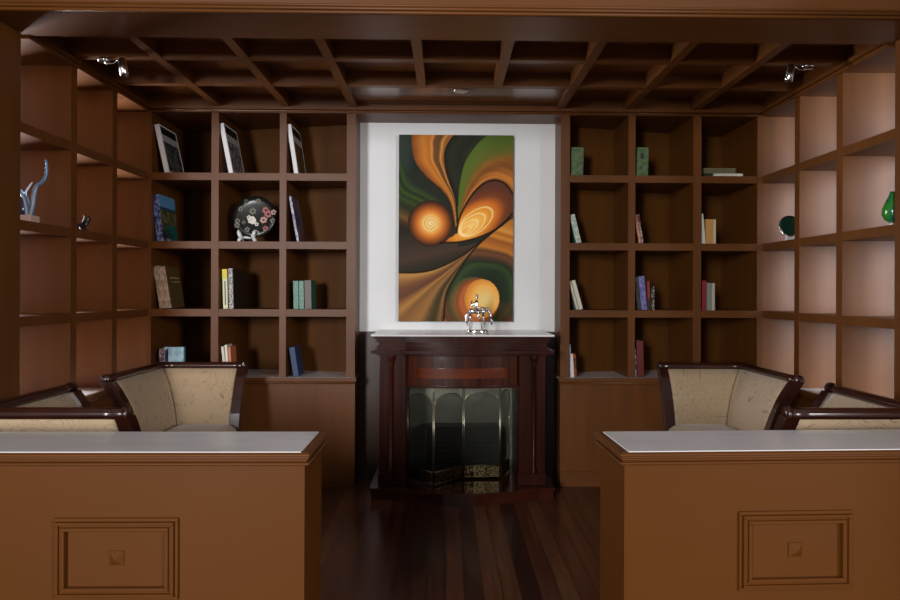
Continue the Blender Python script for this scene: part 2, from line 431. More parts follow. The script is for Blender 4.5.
for s in (-1, 1):
    a, b = sorted((FX+s*.37, FX+s*.545))
    m = MB(); m.bbox(a, b, FY, NW-.021, .078, .932, .004)
    m.bbox(a-.006, b+.006, FY-.012, FY+.04, .078, .16, .004)
    p = shift(m, FL).build('pilaster', DARKW, fp)
    x = FX+s*.466
    m = MB()
    prof = [(.010,.16),(.020,.162),(.020,.175),(.014,.180),(.018,.188),(.012,.196),(.0125,.5),(.0115,.86),(.016,.866),(.012,.875),(.015,.885),(.022,.900),(.024,.918),(.026,.930)]
    m.lathe(prof, 16, Matrix.Translation((x, FY-.018, 0)))
    shift(m, FL).build('colonnette', DARKW, p)
    m = MB(); m.box(min(x-s*.062, x-s*.052), max(x-s*.062, x-s*.052), FY-.004, FY+.002, .19, .90); m.box(min(x+s*.05, x+s*.058), max(x+s*.05, x+s*.058), FY-.004, FY+.002, .19, .90)
    shift(m, FL).build('fluting', DARKW, p)
m = MB(); y1 = NW-.025
m.box(FX-.40, FX+.40, y1-.02, y1, .078, .76)
m.box(FX-.37, FX+.37, FY+.14, y1-.02, .73, .76)
shift(m, FL).build('firebox', STONE, fp)
m = MB()
poly = [(FX-.59, NW-.021), (FX-.59, 4.40)] + bow(.50, 4.40, 4.27, 24) + [(FX+.59, 4.40), (FX+.59, NW-.021)]
m.prism(poly, 0, .062)
poly = [(FX-.60, NW-.021), (FX-.60, 4.385)] + bow(.50, 4.385, 4.255, 24) + [(FX+.60, 4.385), (FX+.60, NW-.021)]
m.prism(poly, .062, .078)
shift(m, FL).build('hearth', mixed('polished_mahogany_hearth', (.030,.007,.004), (.055,.012,.006), (1,12,12), .12, 5, .3, .7, coat=.6, coatr=.05), fp)
# black heater inside the firebox
t = thing('heater', 'black box-shaped heater inside the firebox behind the mesh screen', 'heater', (.12, 4.74, .078))
MB().bbox(-.25, .25, -.06, .10, .03, .335, .006).build('casing', BLACK, t)
m = MB()
for k in range(5): m.tube([(-.2, -.066, .09+k*.035), (.2, -.066, .09+k*.035)], .006, 8)
m.build('grille', BLK, t)
m = MB()
m.box(-.22, .22, -.04, .08, 0, .03)
m.build('plinth', BLACK, t)

# folding fire screen
def mesh_mat():
    m = bpy.data.materials.new('fine_wire_mesh'); m.use_nodes = True; nt = m.node_tree; N = nt.nodes; L = nt.links
    b = N['Principled BSDF']; b.inputs['Base Color'].default_value = (.05,.05,.04,1); b.inputs['Metallic'].default_value = .8; b.inputs['Roughness'].default_value = .4
    tr = N.new('ShaderNodeBsdfTransparent'); mx = N.new('ShaderNodeMixShader'); mx.inputs[0].default_value = .35
    L.new(tr.outputs[0], mx.inputs[1]); L.new(b.outputs[0], mx.inputs[2]); L.new(mx.outputs[0], N['Material Output'].inputs['Surface'])
    return m
MESH = mesh_mat()
BAND = mixed('pierced_brass', (.06,.04,.015), (.48,.38,.20), (90,90,90), .35, 1, .48, .54, metal=1)
scr = thing('fire_screen', 'folding brass-framed mesh fire screen standing on the hearth', 'fire screen', (.12, 4.55, .079))
SL = (.12, 4.55, .079)
P = [(-.258, 4.59), (-.078, 4.41), (.119, 4.59), (.371, 4.60), (.452, 4.80)]
for k in range(4):
    a = Vector((P[k][0], P[k][1], 0)); b = Vector((P[k+1][0], P[k+1][1], 0)); d = (b-a); Lw = d.length; d.normalize()
    a2 = a + d*.006; b2 = b - d*.006; w = (b2-a2).length
    z0, zs, za = .092, .60, .672
    def pt(u, z): q = a2 + d*u; return (q.x, q.y, z)
    arch = [pt(0, z0)] + [pt(0, zs)] + [pt(w/2 - w/2*math.cos(PI*i/16), zs + (za-zs)*math.sin(PI*i/16)) for i in range(1, 16)] + [pt(w, zs), pt(w, z0)]
    m = MB(); r = .0026
    m.tube([pt(0, .081), pt(0, .70)], .0025, 8); m.tube([pt(w, .081), pt(w, .70)], .0025, 8)
    m.tube(arch[1:-1], r, 8); m.tube([pt(0, z0+.002), pt(w, z0+.002)], r, 8); m.tube([pt(0, .172), pt(w, .172)], r*.8, 8)
    m.ball(pt(0, .706), .008); m.ball(pt(w, .706), .008)
    fr = shift(m, SL).build('screen_frame', BRASS, scr)
    n = d.cross(Vector((0,0,1)))*.0012
    vs = [Vector(p) for p in arch]; m = MB(); nn = len(vs)
    m.add([p+n for p in vs]+[p-n for p in vs], [tuple(range(nn)), tuple(reversed(range(nn, 2*nn)))] + [(i, (i+1)%nn, nn+(i+1)%nn, nn+i) for i in range(nn)])
    shift(m, SL).build('mesh_panel', MESH, fr)
    m = MB(); n2 = n*3
    q = [Vector(pt(.004, z0+.004)), Vector(pt(w-.004, z0+.004)), Vector(pt(w-.004, .169)), Vector(pt(.004, .169))]
    m.add([p+n2 for p in q]+[p-n2 for p in q], [(0,1,2,3),(7,6,5,4),(0,1,5,4),(1,2,6,5),(2,3,7,6),(3,0,4,7)])
    shift(m, SL).build('pierced_band', BAND, fr)

# ---------------------------------------------------------------- painting
def painting_colors(W, Hh):
    """abstract swirl painting, laid out on a 115 x 187 grid of its own units"""
    xs = (np.arange(W)+.5)/W*115; ys = (np.arange(Hh)+.5)/Hh*187
    U, V = np.meshgrid(xs, ys)
    img = np.zeros((Hh, W, 3)); img[:] = (40, 42, 33)
    def smooth(pts, n=8):
        out = []
        for i in range(len(pts)-1):
            p0 = pts[max(i-1,0)]; p1 = pts[i]; p2 = pts[i+1]; p3 = pts[min(i+2, len(pts)-1)]
            for k in range(n):
                t = k/n
                out.append(tuple(.5*((2*p1[j]) + (-p0[j]+p2[j])*t + (2*p0[j]-5*p1[j]+4*p2[j]-p3[j])*t*t + (-p0[j]+3*p1[j]-3*p2[j]+p3[j])*t**3) for j in (0,1)))
        out.append(pts[-1]); return out
    def inside(poly):
        r = np.zeros(U.shape, bool); n = len(poly)
        for i in range(n):
            x1, y1 = poly[i]; x2, y2 = poly[(i+1) % n]
            if y1 == y2: continue
            c = ((y1 > V) != (y2 > V)) & (U < (x2-x1)*(V-y1)/(y2-y1)+x1); r ^= c
        return r
    def dist(line):
        d = np.full(U.shape, 1e9)
        for (x1, y1), (x2, y2) in zip(line[:-1], line[1:]):
            dx, dy = x2-x1, y2-y1; L2 = dx*dx+dy*dy+1e-9
            t = np.clip(((U-x1)*dx+(V-y1)*dy)/L2, 0, 1)
            d = np.minimum(d, np.hypot(U-x1-t*dx, V-y1-t*dy))
        return d
    def ramp(f, stops):
        f = np.clip(f, stops[0][0], stops[-1][0]); k = [s[0] for s in stops]
        return np.stack([np.interp(f, k, [s[1][c] for s in stops]) for c in range(3)], -1)
    def put(mask, col): img[mask] = (col[mask] if hasattr(col, 'shape') and col.ndim == 3 else col)
    wob = 1.2*np.sin(U*.13+V*.07)+.8*np.sin(V*.21-U*.05)
    # left greens: streaks fanning to the centre
    L = smooth([(-2,8),(8,40),(25,55),(42,66),(55,88)]); dl = dist(L)
    below = inside(L + [(40,110),(-2,110)])
    put(below, ramp(dl+wob, [(0,(38,50,40)),(5,(58,72,32)),(8,(35,44,34)),(12,(60,82,30)),(15,(40,52,30)),(19,(56,70,32)),(25,(40,45,30)),(34,(110,78,40)),(38,(70,50,30)),(45,(42,38,28))]))
    put((U < 20) & (V < 38) & ~below, ramp(U+V*.2, [(0,(50,60,52)),(14,(44,54,46)),(22,(34,40,34))]))
    # orange plume
    le = smooth([(13,-2),(13,12),(17,28),(28,42),(42,54),(52,68),(57,92)]); re = smooth([(60,-4),(51,6),(46,18),(47,34),(52,50),(57,66),(59,92)])
    pm = inside(le + re[::-1]); a = dist(le); b = dist(re); s = a/(a+b+1e-6)
    put(pm, ramp(s + .02*np.sin(V*.3), [(0,(120,66,30)),(.18,(165,96,40)),(.34,(190,118,48)),(.50,(176,104,38)),(.58,(205,135,58)),(.64,(110,70,38)),(.78,(98,66,38)),(.86,(200,140,66)),(.93,(140,84,40)),(1,(150,96,52))]))
    # dark centre
    de = [(90,-2)]
    ge = smooth([(92,-3),(78,10),(67,26),(62,44),(60,62),(59,84)])
    cm = inside(re + ge[::-1]); put(cm, ramp(dist(re), [(0,(34,32,24)),(6,(44,46,34)),(16,(36,40,30)),(24,(48,48,34))]))
    # green field to the right
    loop = smooth([(58,98),(60,86),(66,72),(75,58),(86,48),(97,45),(107,49),(114,58),(118,66)])
    gm = inside(ge + loop + [(118,-3)]); g = dist(ge); l = dist(loop)
    f = g/(g+l+1e-6)
    col = ramp(f + .03*np.sin(l*1.1), [(0,(84,104,38)),(.25,(88,104,40)),(.42,(104,96,38)),(.55,(140,92,38)),(.68,(120,74,36)),(.80,(160,96,42)),(.9,(196,122,50)),(1,(150,86,38))])
    tp = np.clip(1-(V-0)/26, 0, 1)[..., None]*np.clip((U-70)/25, 0, 1)[..., None]
    put(gm, col*(1-tp) + np.array((74,92,36))*tp)
    # dark band under everything
    dm = inside(smooth([(-2,94),(14,106),(36,112),(62,112),(88,104),(104,92),(118,80)]) + smooth([(118,84),(98,100),(76,118),(52,132),(26,139),(-2,140)]))
    put(dm | ((V > 92) & (V < 138) & (U < 60)), ramp(V+.25*U, [(98,(44,38,30)),(118,(62,52,42)),(128,(72,54,44)),(138,(48,44,34)),(150,(50,40,30))]))
    # loop interior
    li = loop + smooth([(118,74),(104,90),(84,101),(62,107),(42,108)]) + [(54,102)]
    lm = inside(li)
    ax = np.array([.78, -.62]); X0, Y0 = 56, 104
    u = (U-X0)*ax[0] + (V-Y0)*ax[1]; v = -(U-X0)*ax[1] + (V-Y0)*ax[0]
    el = np.hypot((u-23)/37, v/19)
    put(lm, ramp(el, [(0,(250,205,120)),(.35,(240,170,70)),(.62,(222,140,46)),(.85,(190,100,38)),(1.05,(120,64,36)),(1.3,(96,54,38)),(1.8,(86,50,36))]))
    for k, rr in enumerate((.18,.34,.50,.66)):
        e2 = np.abs(np.hypot((u-10-rr*26)/(rr*30), v/(rr*15.5)) - 1)
        mk = lm & (e2 < .10/ (rr+.25)*.55) & (u > 4); img[mk] = img[mk]*.35 + np.array((255,225,160))*.65
    # left ball with a spiral
    r = np.hypot(U-32, (V-89)*.98)
    th = np.arctan2(V-89, U-32)
    bm = r < 23
    c = ramp(r, [(0,(250,222,160)),(3,(244,205,130)),(8,(238,190,110)),(10,(225,150,66)),(14,(190,105,42)),(18,(130,68,32)),(21,(70,42,26)),(23,(44,36,26))])
    sp = (np.abs(((r/3.1 - th/(2*PI)) % 1)-.5) < .13) & (r < 9.5); c[sp] = (206,160,92)
    put(bm, c)
    # lower right rings round the big ball
    st_up = smooth([(118,74),(103,90),(83,106),(62,122),(38,134),(18,138),(-2,138)])
    st_lo = smooth([(118,80),(106,88),(92,99),(78,112),(67,126),(56,143),(48,160),(45,190)])
    rm = inside(st_lo + [(118,190)]); rr = np.hypot((U-86)*1.0, (V-160)*.96)
    put(rm, ramp(rr + wob, [(16,(34,42,30)),(24,(38,50,34)),(30,(54,72,40)),(33,(40,48,32)),(37,(74,54,38)),(41,(110,70,46)),(44,(90,62,38)),(47,(186,116,48)),(54,(150,84,40)),(58,(205,136,54)),(62,(170,98,40)),(66,(214,146,66)),(74,(180,112,46))]))
    br = rm & (U > 98) & (V > 168); img[br] = img[br]*.6 + np.array((90,48,30))*.4
    # olive and red crescents, then the bright ball
    e = np.hypot((U-75)/25, (V-169)/27); put(rm & (e < 1), ramp(e, [(0,(120,66,38)),(.6,(150,84,46)),(.8,(110,84,48)),(1,(74,70,42))]))
    e = np.hypot((U-79)/21, (V-167)/23.5); put(rm & (e < 1), ramp(e, [(0,(150,80,46)),(.8,(172,96,50)),(1,(124,62,38))]))
    e = np.hypot((U-83.7)/17.6, (V-164)/19.5); put((e < 1), ramp(np.hypot((U-87)/17.5, (V-165)/19.5), [(0,(214,196,132)),(.3,(226,190,112)),(.7,(232,172,84)),(1,(214,140,60)),(1.3,(180,110,50))]))
    # the tan stem sweeping down to the left
    sm_ = inside(st_up + [(-2,190)] + st_lo[::-1]); a = dist(st_up); b = dist(st_lo); s = a/(a+b+1e-6)
    put(sm_, ramp(s, [(0,(150,108,60)),(.06,(176,130,72)),(.16,(140,98,56)),(.26,(108,72,48)),(.36,(96,62,46)),(.46,(166,118,62)),(.52,(120,84,48)),(.66,(148,104,58)),(.76,(78,62,38)),(.84,(62,54,34)),(.92,(136,94,52)),(1,(84,62,38))]))
    for ln, wd in ((loop, 1.0), (smooth([(118,74),(104,90),(84,101),(62,107),(42,108)]), .8), (st_lo, .7), (st_up, .7), (re, .5)):
        d = dist(ln); k = np.clip(1-(d-wd*.5)/.9, 0, 1)[..., None]; img[:] = img*(1-k*.85) + np.array((26,20,14))*k*.85
    return np.clip(img, 0, 255)/255
pt_ = thing('painting', 'tall abstract painting of orange and green swirls on the white wall', 'painting', (X_at(455.5, NW-.04), NW-.04, 0))
def make_painting():
    Y = NW-.042
    x0, x1 = X_at(398.5, Y), X_at(513, Y); xm = (x0+x1)/2
    z1 = Z_at(455, 135, xm, Y); z0 = Z_at(455, 321.5, xm, Y)
    pt_.location = (xm, NW, z0)
    W, Hh = 200, 325
    col = painting_colors(W, Hh)
    colr = np.where(col <= .04045, col/12.92, ((col+.055)/1.055)**2.4)*1.25
    hw = (x1-x0)/2; hh = z1-z0
    gx, gz = np.meshgrid(np.linspace(-hw, hw, W+1), np.linspace(hh, 0, Hh+1))
    vs = np.stack([gx, np.full_like(gx, Y-NW), gz], -1).reshape(-1, 3)
    i = np.arange(Hh*W); r, c = i//W, i % W; b = r*(W+1)+c
    fs = np.stack([b, b+W+1, b+W+2, b+1], -1)
    me = bpy.data.meshes.new('canvas'); me.from_pydata(vs.tolist(), [], fs.tolist()); me.update()
    at = me.color_attributes.new('paint', 'FLOAT_COLOR', 'CORNER')
    cc = np.repeat(np.concatenate([colr.reshape(-1, 3), np.ones((Hh*W, 1))], 1), 4, axis=0)
    at.data.foreach_set('color', cc.ravel().astype(np.float32))
    m = mat('oil_paint', (.2,.2,.2), .7, spec=.12); N = m.node_tree.nodes
    a = N.new('ShaderNodeVertexColor'); a.layer_name = 'paint'; m.node_tree.links.new(a.outputs['Color'], N['Principled BSDF'].inputs['Base Color'])
    me.materials.append(m); o = bpy.data.objects.new('painted_canvas', me); C.objects.link(o); o.parent = pt_
    MB().box(-hw, hw, Y-NW+.0005, -.001, 0, hh).build('stretcher_frame', mat('dark_canvas_edge', (.02,.018,.014), .7), pt_)
make_painting()

# ---------------------------------------------------------------- L-shaped settees
def settee(ox, oy, sx, sy, label, L1=.73, L2=.56):
    """corner at (ox, oy); the side panel runs towards -sy*Y, the other towards sx*X; both flare outwards at the top"""
    t = thing('corner_settee', label, 'settee', (ox, oy, 0), 'L-shaped settees around the alcove')
    def sweep(prof, m, e1=0, e2=0, smooth=True, nseg=1):
        # prof: list of (w inward, z); closed outline swept along the L with a mitre
        n = len(prof); rings = []
        rings.append([Vector((sx*w, -sy*(L1-e1), z)) for w, z in prof])
        for k in range(1, 8): rings.append([Vector((sx*w, -sy*((L1-e1)*(1-k/8)+w*(k/8)), z)) for w, z in prof])
        rings.append([Vector((sx*w, -sy*w, z)) for w, z in prof])
        for k in range(1, 8): rings.append([Vector((sx*((L2-e2)*(k/8)+w*(1-k/8)), -sy*w, z)) for w, z in prof])
        rings.append([Vector((sx*(L2-e2), -sy*w, z)) for w, z in prof])
        vs = [p for r in rings for p in r]; fs = []
        for i in range(len(rings)-1):
            for k in range(n):
                q = (k+1) % n; fs.append((i*n+k, i*n+q, (i+1)*n+q, (i+1)*n+k))
        fs.append(tuple(range(n))); fs.append(tuple((len(rings)-1)*n+k for k in reversed(range(n))))
        m.add(vs, fs, smooth)
    # centre line of the flaring panel
    zz = [.30, .40, .50, .58, .66, .74, .80, .845]
    ww = [.185, .180, .170, .155, .130, .095, .060, .030]
    inner = [(w+.022, z) for w, z in zip(ww, zz)]; outer = [(w-.022, z) for w, z in zip(ww, zz)]
    m = MB(); sweep(inner + outer[::-1], m, .03, .03); m.build('upholstered_panel', FAB, t)
    # welt line in the inner corner
    m = MB(); m.tube([(sx*(w+.026), -sy*(w+.026), z) for w, z in zip(ww, zz)], .004, 8); m.build('piping', mat('brown_piping', (.22,.15,.09), .6), t)
    # rolled top rail
    m = MB(); pr = [(.018+.030*math.cos(2*PI*k/14), .862+.024*math.sin(2*PI*k/14)) for k in range(14)]
    sweep(pr, m)
    m.tube([(sx*.018, -sy*(L1-.006), .862), (sx*.018, -sy*(L1+.012), .862)], .030, 14)
    m.tube([(sx*(L2-.006), -sy*.018, .862), (sx*(L2+.012), -sy*.018, .862)], .030, 14)
    m.build('top_rail', CHAIRW, t)
    # curved end posts running down into the legs
    for along in (0, 1):
        m = MB(); zs = [.0, .12, .30, .40, .50, .58, .66, .74, .80, .85]; ws = [.135, .165, .185, .180, .170, .155, .130, .095, .060, .025]
        hw = .028; ring = []
        for w, z in zip(ws, zs):
            wt = .036 if z < .6 else .032
            for du, dl in ((-wt,-hw),(wt,-hw),(wt,hw),(-wt,hw)):
                if along == 0: ring.append(Vector((sx*(w+du), -sy*(L1-.010+dl), z)))
                else: ring.append(Vector((sx*(L2-.010+dl), -sy*(w+du), z)))
        n = len(zs); fs = [(i*4+k, i*4+(k+1)%4, (i+1)*4+(k+1)%4, (i+1)*4+k) for i in range(n-1) for k in range(4)]
        fs += [(3,2,1,0), tuple((n-1)*4+k for k in range(4))]
        m.add(ring, fs); m.build('end_post', CHAIRW, t)
    # seat rail, cushion, legs
    a0 = .16
    m = MB(); xs = sorted((sx*a0, sx*(L2-.03))); ys = sorted((-sy*a0, -sy*(L1-.03)))
    m.bbox(xs[0], xs[1], ys[0], ys[1], .27, .36, .006); m.build('seat_rail', CHAIRW, t)
    def cush(u, v):
        x = a0+.03 + (L2+.02-a0-.03)*u; y = a0+.03 + (L1-.02-a0-.03)*v
        eu = min(u, 1-u)*2; ev = min(v, 1-v)*2
        zc = .46 + .065*(1-(1-min(1, eu*3))**2)**.5*(1-(1-min(1, ev*3))**2)**.5 + .02*math.sin(PI*u)*math.sin(PI*v)
        return Vector((sx*x, -sy*y, zc))
    m = MB(); m.grid(cush, 20, 20)
    xs = sorted((sx*(a0+.03), sx*(L2+.02))); ys = sorted((-sy*(a0+.03), -sy*(L1-.02)))
    m.bbox(xs[0], xs[1], ys[0], ys[1], .36, .462, .01); m.build('seat_cushion', FAB, t)
    for lx, ly in ((a0+.02, a0+.02), (L2-.06, L1-.07)):
        m = MB(); m.lathe([(.014,0),(.016,.02),(.024,.18),(.028,.27)], 10, Matrix.Translation((sx*lx, -sy*ly, 0))); m.build('leg', CHAIRW, t)
settee(-1.865, 4.455, 1, 1, 'cream settee with dark rail in the far left corner, seat open to the room')
settee(-1.885, 2.690, 1, -1, 'near left settee directly behind the left half wall', L2=.625)
settee(1.965, 4.455, -1, 1, 'cream settee with dark rail in the far right corner, seat open to the room')
settee(1.975, 2.690, -1, -1, 'near right settee directly behind the right half wall, shiny top rail', L2=.60)

# ---------------------------------------------------------------- books
mats = {}
def cm(c, rough=.5):
    k = (tuple(c), rough)
    if k not in mats: mats[k] = mat('cover_%d_%d_%d' % tuple(c), [v*1.05 for v in lin(c)], rough)
    return mats[k]
def speckle(c1, c2, sc=60, lo=.42, hi=.58, st=(1,1,1)):
    return mixed('printed_cover', [v*1.05 for v in lin(c1)], [v*1.05 for v in lin(c2)], tuple(sc*s for s in st), .4, 3, lo, hi)
def book(pxl, row, wpx, top, cover, label, lean=0, depth=.20, spine=None, yaw=0, front=.05, group=None, prints=(), Y=None, spine_prints=(), flat=False, base=None, thick=None):
    """pxl: column of the bottom-left of the spine; top: picture row of its top"""
    Y = D + front if Y is None else Y
    x = X_at(pxl, Y); z = ROWS[row] if base is None else base
    hgt = Z_at(pxl, top, x, Y) - z
    w = wpx/F*Y
    lr = math.atan2(lean/F*Y, hgt)
    if lean: hgt = math.hypot(hgt, lean/F*Y) - w*math.sin(abs(lr))*.5
    t = thing('book', label, 'book', (x, Y, z+.0005), group, rot=(0, -lr, yaw))
    # local frame: x thickness, y depth, z height; pivot bottom-left-front
    if lr < 0:
        for_pivot = -w
    ct = min(.003, w*.15)
    ox = 0 if lr >= 0 else -w
    if lr < 0: t.location.x += w
    c = cover; sp = spine or cover
    m = MB(); m.box(ox, ox+ct, .002, depth, 0, hgt); m.box(ox+w-ct, ox+w, .002, depth, 0, hgt)
    m.build('cover', c, t)
    m = MB(); m.bbox(ox, ox+w, -.001, .004, 0, hgt, .0015); m.build('spine', sp, t)
    MB().box(ox+ct, ox+w-ct, .004, depth-.004, .003, hgt-.004).build('pages', PAPER, t)
    for (u0, u1, v0, v1, pm) in prints:      # on the cover that faces right (+x), fractions of depth and height
        MB().box(ox+w-.0002, ox+w+.0008, depth*u0, depth*u1, hgt*v0, hgt*v1).build('cover_print', pm, t)
    for (u0, u1, v0, v1, pm) in spine_prints:
        MB().box(ox+w*u0, ox+w*u1, -.0018, -.0008, hgt*v0, hgt*v1).build('spine_print', pm, t)
    return t
g1 = 'white magazines leaning on the top left shelf'
whitec = cm((225,222,222)); bk = cm((22,24,22)); gm_ = speckle((14,16,14), (90,96,92), 40)
gm2 = speckle((28,32,14), (110,80,40), 25)
for (px, w, top, ln, pm, lab) in ((164.2, 4.6, 124.3, 10.6, gm_, 'large white-spined album leaning in the top left corner cell'),
                              (228.3, 4.4, 123.3, 9.8, speckle((20,22,20), (140,140,140), 30), 'large white-spined album with grey cover picture, top shelf beside the corner one'),
                              (293.7, 4.2, 124.3, 7.6, gm2, 'large white-spined album with green-brown cover picture, top shelf nearest the niche')):
    book(px, 0, w, top, whitec, lab, ln, .30, prints=((.05,.93,.80,.965,bk), (.05,.93,.03,.66,pm), (.05,.93,.66,.79,cm((165,165,160)))), group='white-spined albums on the top left shelf', front=.035)
book(156.6, 1, 6.2, 194.3, cm((60,84,120)), 'blue travel book with a coast photo cover, left of the black plate', 4.6, .27, spine=speckle((24,40,100), (120,140,180), 45),
     prints=((0,1,.72,1,cm((96,152,196))), (0,1,.66,.74,cm((50,76,90))), (0,1,.36,.67,speckle((52,66,34),(120,110,72),26)), (.25,1,.06,.40,cm((16,92,84))), (.2,1,.36,.40,cm((170,178,160))), (0,.6,0,.26,speckle((30,34,40),(150,160,160),34)), (0,.3,.2,.4,speckle((60,70,50),(120,110,90),30))))
book(296.6, 1, 2.6, 196, speckle((46,50,74),(96,90,100),10), 'thin dusky blue book leaning right of the black plate', 8.4, .24, spine=speckle((60,60,110),(170,170,180),40),
     prints=((0,1,.70,.98,cm((96,80,84))), (.35,.62,.02,.32,cm((120,52,42)))))
book(159.6, 2, 5.6, 266, speckle((150,124,100),(190,168,140),40), 'left of two pale tan books leaning under the travel book', 6.8, .22, group='tan books on the third left shelf')
gold = cm((186,150,84))
book(165.4, 2, 6.2, 266.6, cm((92,72,36)), 'tan-spined book with olive brown cover and gold lettering', 6.8, .24, spine=speckle((150,128,104),(190,170,146),40), group='tan books on the third left shelf',
     prints=tuple((.22+.075*i, .27+.075*i+.01, .70, .735, gold) for i in range(9)) + tuple((.34+.08*i, .39+.08*i+.01, .61, .64, gold) for i in (0,2,3,4,5,6)))
book(223.2, 2, 4.8, 269.2, cm((220,218,170)), 'slim pale yellow book with bright yellow spine top', 1.2, .22, spine=cm((222,222,180)), spine_prints=((0,1,.86,1,cm((236,206,40))), (0,1,.76,.86,cm((222,206,60))), (.4,.65,.1,.7,cm((90,90,70)))))
book(228.8, 2, 5.2, 268.4, cm((30,20,14)), 'thick black book with white lettering on its spine', 1.2, .30, spine=speckle((12,12,12),(215,210,200),150,.5,.54), spine_prints=((0,.12,0,1,bk),(.88,1,0,1,bk)))
gr = speckle((34,96,76),(70,130,104),80)
for px, w, top, sp, lab in ((293.6, 5.2, 280.8, gr, 'left one of two green-spined books, third left shelf'), (299.2, 5.0, 280.8, gr, 'right one of two green-spined books, third left shelf'),
                       (304.8, 6.8, 280.2, cm((100,92,84)), 'green book with a grey-brown spine beside two green ones')):
    book(px, 2, w, top, cm((36,100,76)), lab, .6, .18, spine=sp, group='three green books on the third left shelf')
book(159.2, 3, 5.0, 348.2, cm((60,40,40)), 'small dark red-spined book beside the light blue patterned one', .0, .15, spine=speckle((50,30,40),(160,140,140),60), front=.03)
book(164.6, 3, 19.0, 347.0, cm((120,170,190)), 'light blue patterned book facing out behind the far left settee', .0, .03, spine=speckle((130,178,196),(170,205,214),20), front=.03, spine_prints=((.03,.2,.5,.9,cm((60,50,110))), (.12,.2,.6,.95,cm((180,60,60))), (.65,.9,.1,.4,cm((60,90,120)))))
for px, w, top, c, lab, ln in ((224.3, 2.6, 346.5, (214,204,184), 'leftmost cream booklet in the small bundle behind the settee', 3.2), (227.2, 2.4, 345, (226,220,206), 'white booklet in the middle of the small bundle behind the settee', 2.6), (229.8, 2.6, 347, (196,120,80), 'orange-spined booklet in the small bundle behind the settee', 1.8)):
    book(px, 3, w, top, cm(c), lab, ln, .12, group='booklets in the bundle behind the settee', front=.03)
book(293.6, 3, 5.6, 347.2, cm((24,54,92)), 'dark blue book leaning on the bottom ledge left of the fireplace', 4.6, .18, front=.03)
# right-hand bookcase
gg = speckle((66,88,52),(92,110,70),30)
book(570.2, 0, 12.6, 147.2, cm((78,98,60)), 'dull green book in the top cell next to the painting niche', -.6, .16, spine=gg, group='two thick green books, top right shelf')
book(636.0, 0, 11.8, 147.4, cm((86,106,72)), 'dull green book with dark emblem in the middle top cell', -.6, .16, spine=gg, spine_prints=((.3,.6,.6,.8,cm((36,48,30))), (.25,.45,.25,.36,cm((50,66,40)))), group='two thick green books, top right shelf')
# books lying flat, spines outward
def flat_book(px0, px1, y0, y1, z, col, label, depth=.17, pg=None, Y=D+.06):
    x0, x1 = X_at(px0, Y), X_at(px1, Y); hh = (y1-y0)/F*Y
    t = thing('book', label, 'book', (x0, Y, z+.0005), 'books lying flat on the top right shelf')
    m = MB(); m.box(0, x1-x0, 0, depth, 0, .003); m.box(0, x1-x0, 0, depth, hh-.003, hh); m.build('cover', col, t)
    MB().box(.003, x1-x0-.003, .002, depth-.003, .003, hh-.003).build('pages', pg or PAPER, t)
    return z+hh+.001
z = flat_book(703.5, 712.5, 172.6, 176.6, ROWS[0], cm((30,50,30)), 'short dark green book lying beneath the flat pile', pg=cm((20,36,22)))
z2 = flat_book(713.5, 743, 172.6, 176.6, ROWS[0], cm((170,168,130)), 'pale book lying flat at the bottom of the pile')
flat_book(703.5, 735.5, 167, 172, max(z, z2), cm((120,122,90)), 'pale green-grey book lying on top of the flat pile', pg=cm((96,90,64)))
book(576.0, 1, 5.4, 214.5, cm((90,130,110)), 'pale green-white book leaning in the cell next to the niche, second row', 7.0, .16, spine=speckle((150,170,150),(200,205,190),60))
book(638.6, 1, 2.6, 215, cm((110,50,40)), 'left of the two reddish books leaning in the middle cell', 4.4, .15, spine=speckle((150,90,70),(200,150,120),40), group='leaning reddish books, second right row')
book(641.4, 1, 2.0, 214.6, cm((70,30,26)), 'thin dark maroon book leaning against its reddish neighbour', 4.2, .15, spine=speckle((80,30,30),(190,160,150),40), group='leaning reddish books, second right row')
book(701.8, 1, 3.8, 213.8, cm((196,198,186)), 'thin white book leaning in the right-hand cell, second row', 2.6, .16)
book(705.6, 1, 7.2, 219.3, cm((190,140,74)), 'tan book standing beside the thin white one', 0, .15, group='upright pair, second right row')
book(713.0, 1, 2.8, 219.5, cm((204,184,150)), 'narrow cream book standing against the tan one', 0, .15, group='upright pair, second right row')
book(576.4, 2, 2.6, 281, cm((150,144,128)), 'left of two cream books leaning in the cell next to the niche', 8.0, .16, spine=cm((196,190,170)), group='cream books, third right row')
book(579.4, 2, 3.8, 280.4, cm((180,172,150)), 'right of two cream books leaning in the cell next to the niche', 8.1, .16, spine=cm((212,204,184)), group='cream books, third right row')
book(637.6, 2, 3.8, 277, cm((34,40,36)), 'dark grey book beside the purple one', 3.3, .16, spine=speckle((30,34,32),(60,62,56),40), group='leaning books, third row middle right cell')
book(641.6, 2, 6.0, 276.2, cm((86,80,130)), 'purple book leaning in the middle cell of the third row', 3.4, .17, spine=speckle((84,80,136),(130,124,170),50), group='leaning books, third row middle right cell')
book(648.4, 2, 2.8, 281, cm((120,44,30)), 'narrow orange-red book right of the purple one', 1.6, .14, spine=cm((130,50,34)), spine_prints=((.1,.9,.0,.4,cm((30,24,20))),), group='leaning books, third row middle right cell')
book(651.8, 2, 3.0, 286, cm((30,26,22)), 'small black book with white spine marks, end of the row by the purple book', .4, .13, spine=speckle((20,20,18),(170,160,140),90,.5,.56), group='leaning books, third row middle right cell')
book(701.9, 2, 4.6, 280.5, cm((130,26,40)), 'crimson book standing in the right-hand cell, third row', 0, .15, group='upright trio, third right row')
book(706.8, 2, 5.0, 283, cm((120,130,116)), 'grey-green book standing right of the crimson one', 0, .15, group='upright trio, third right row')
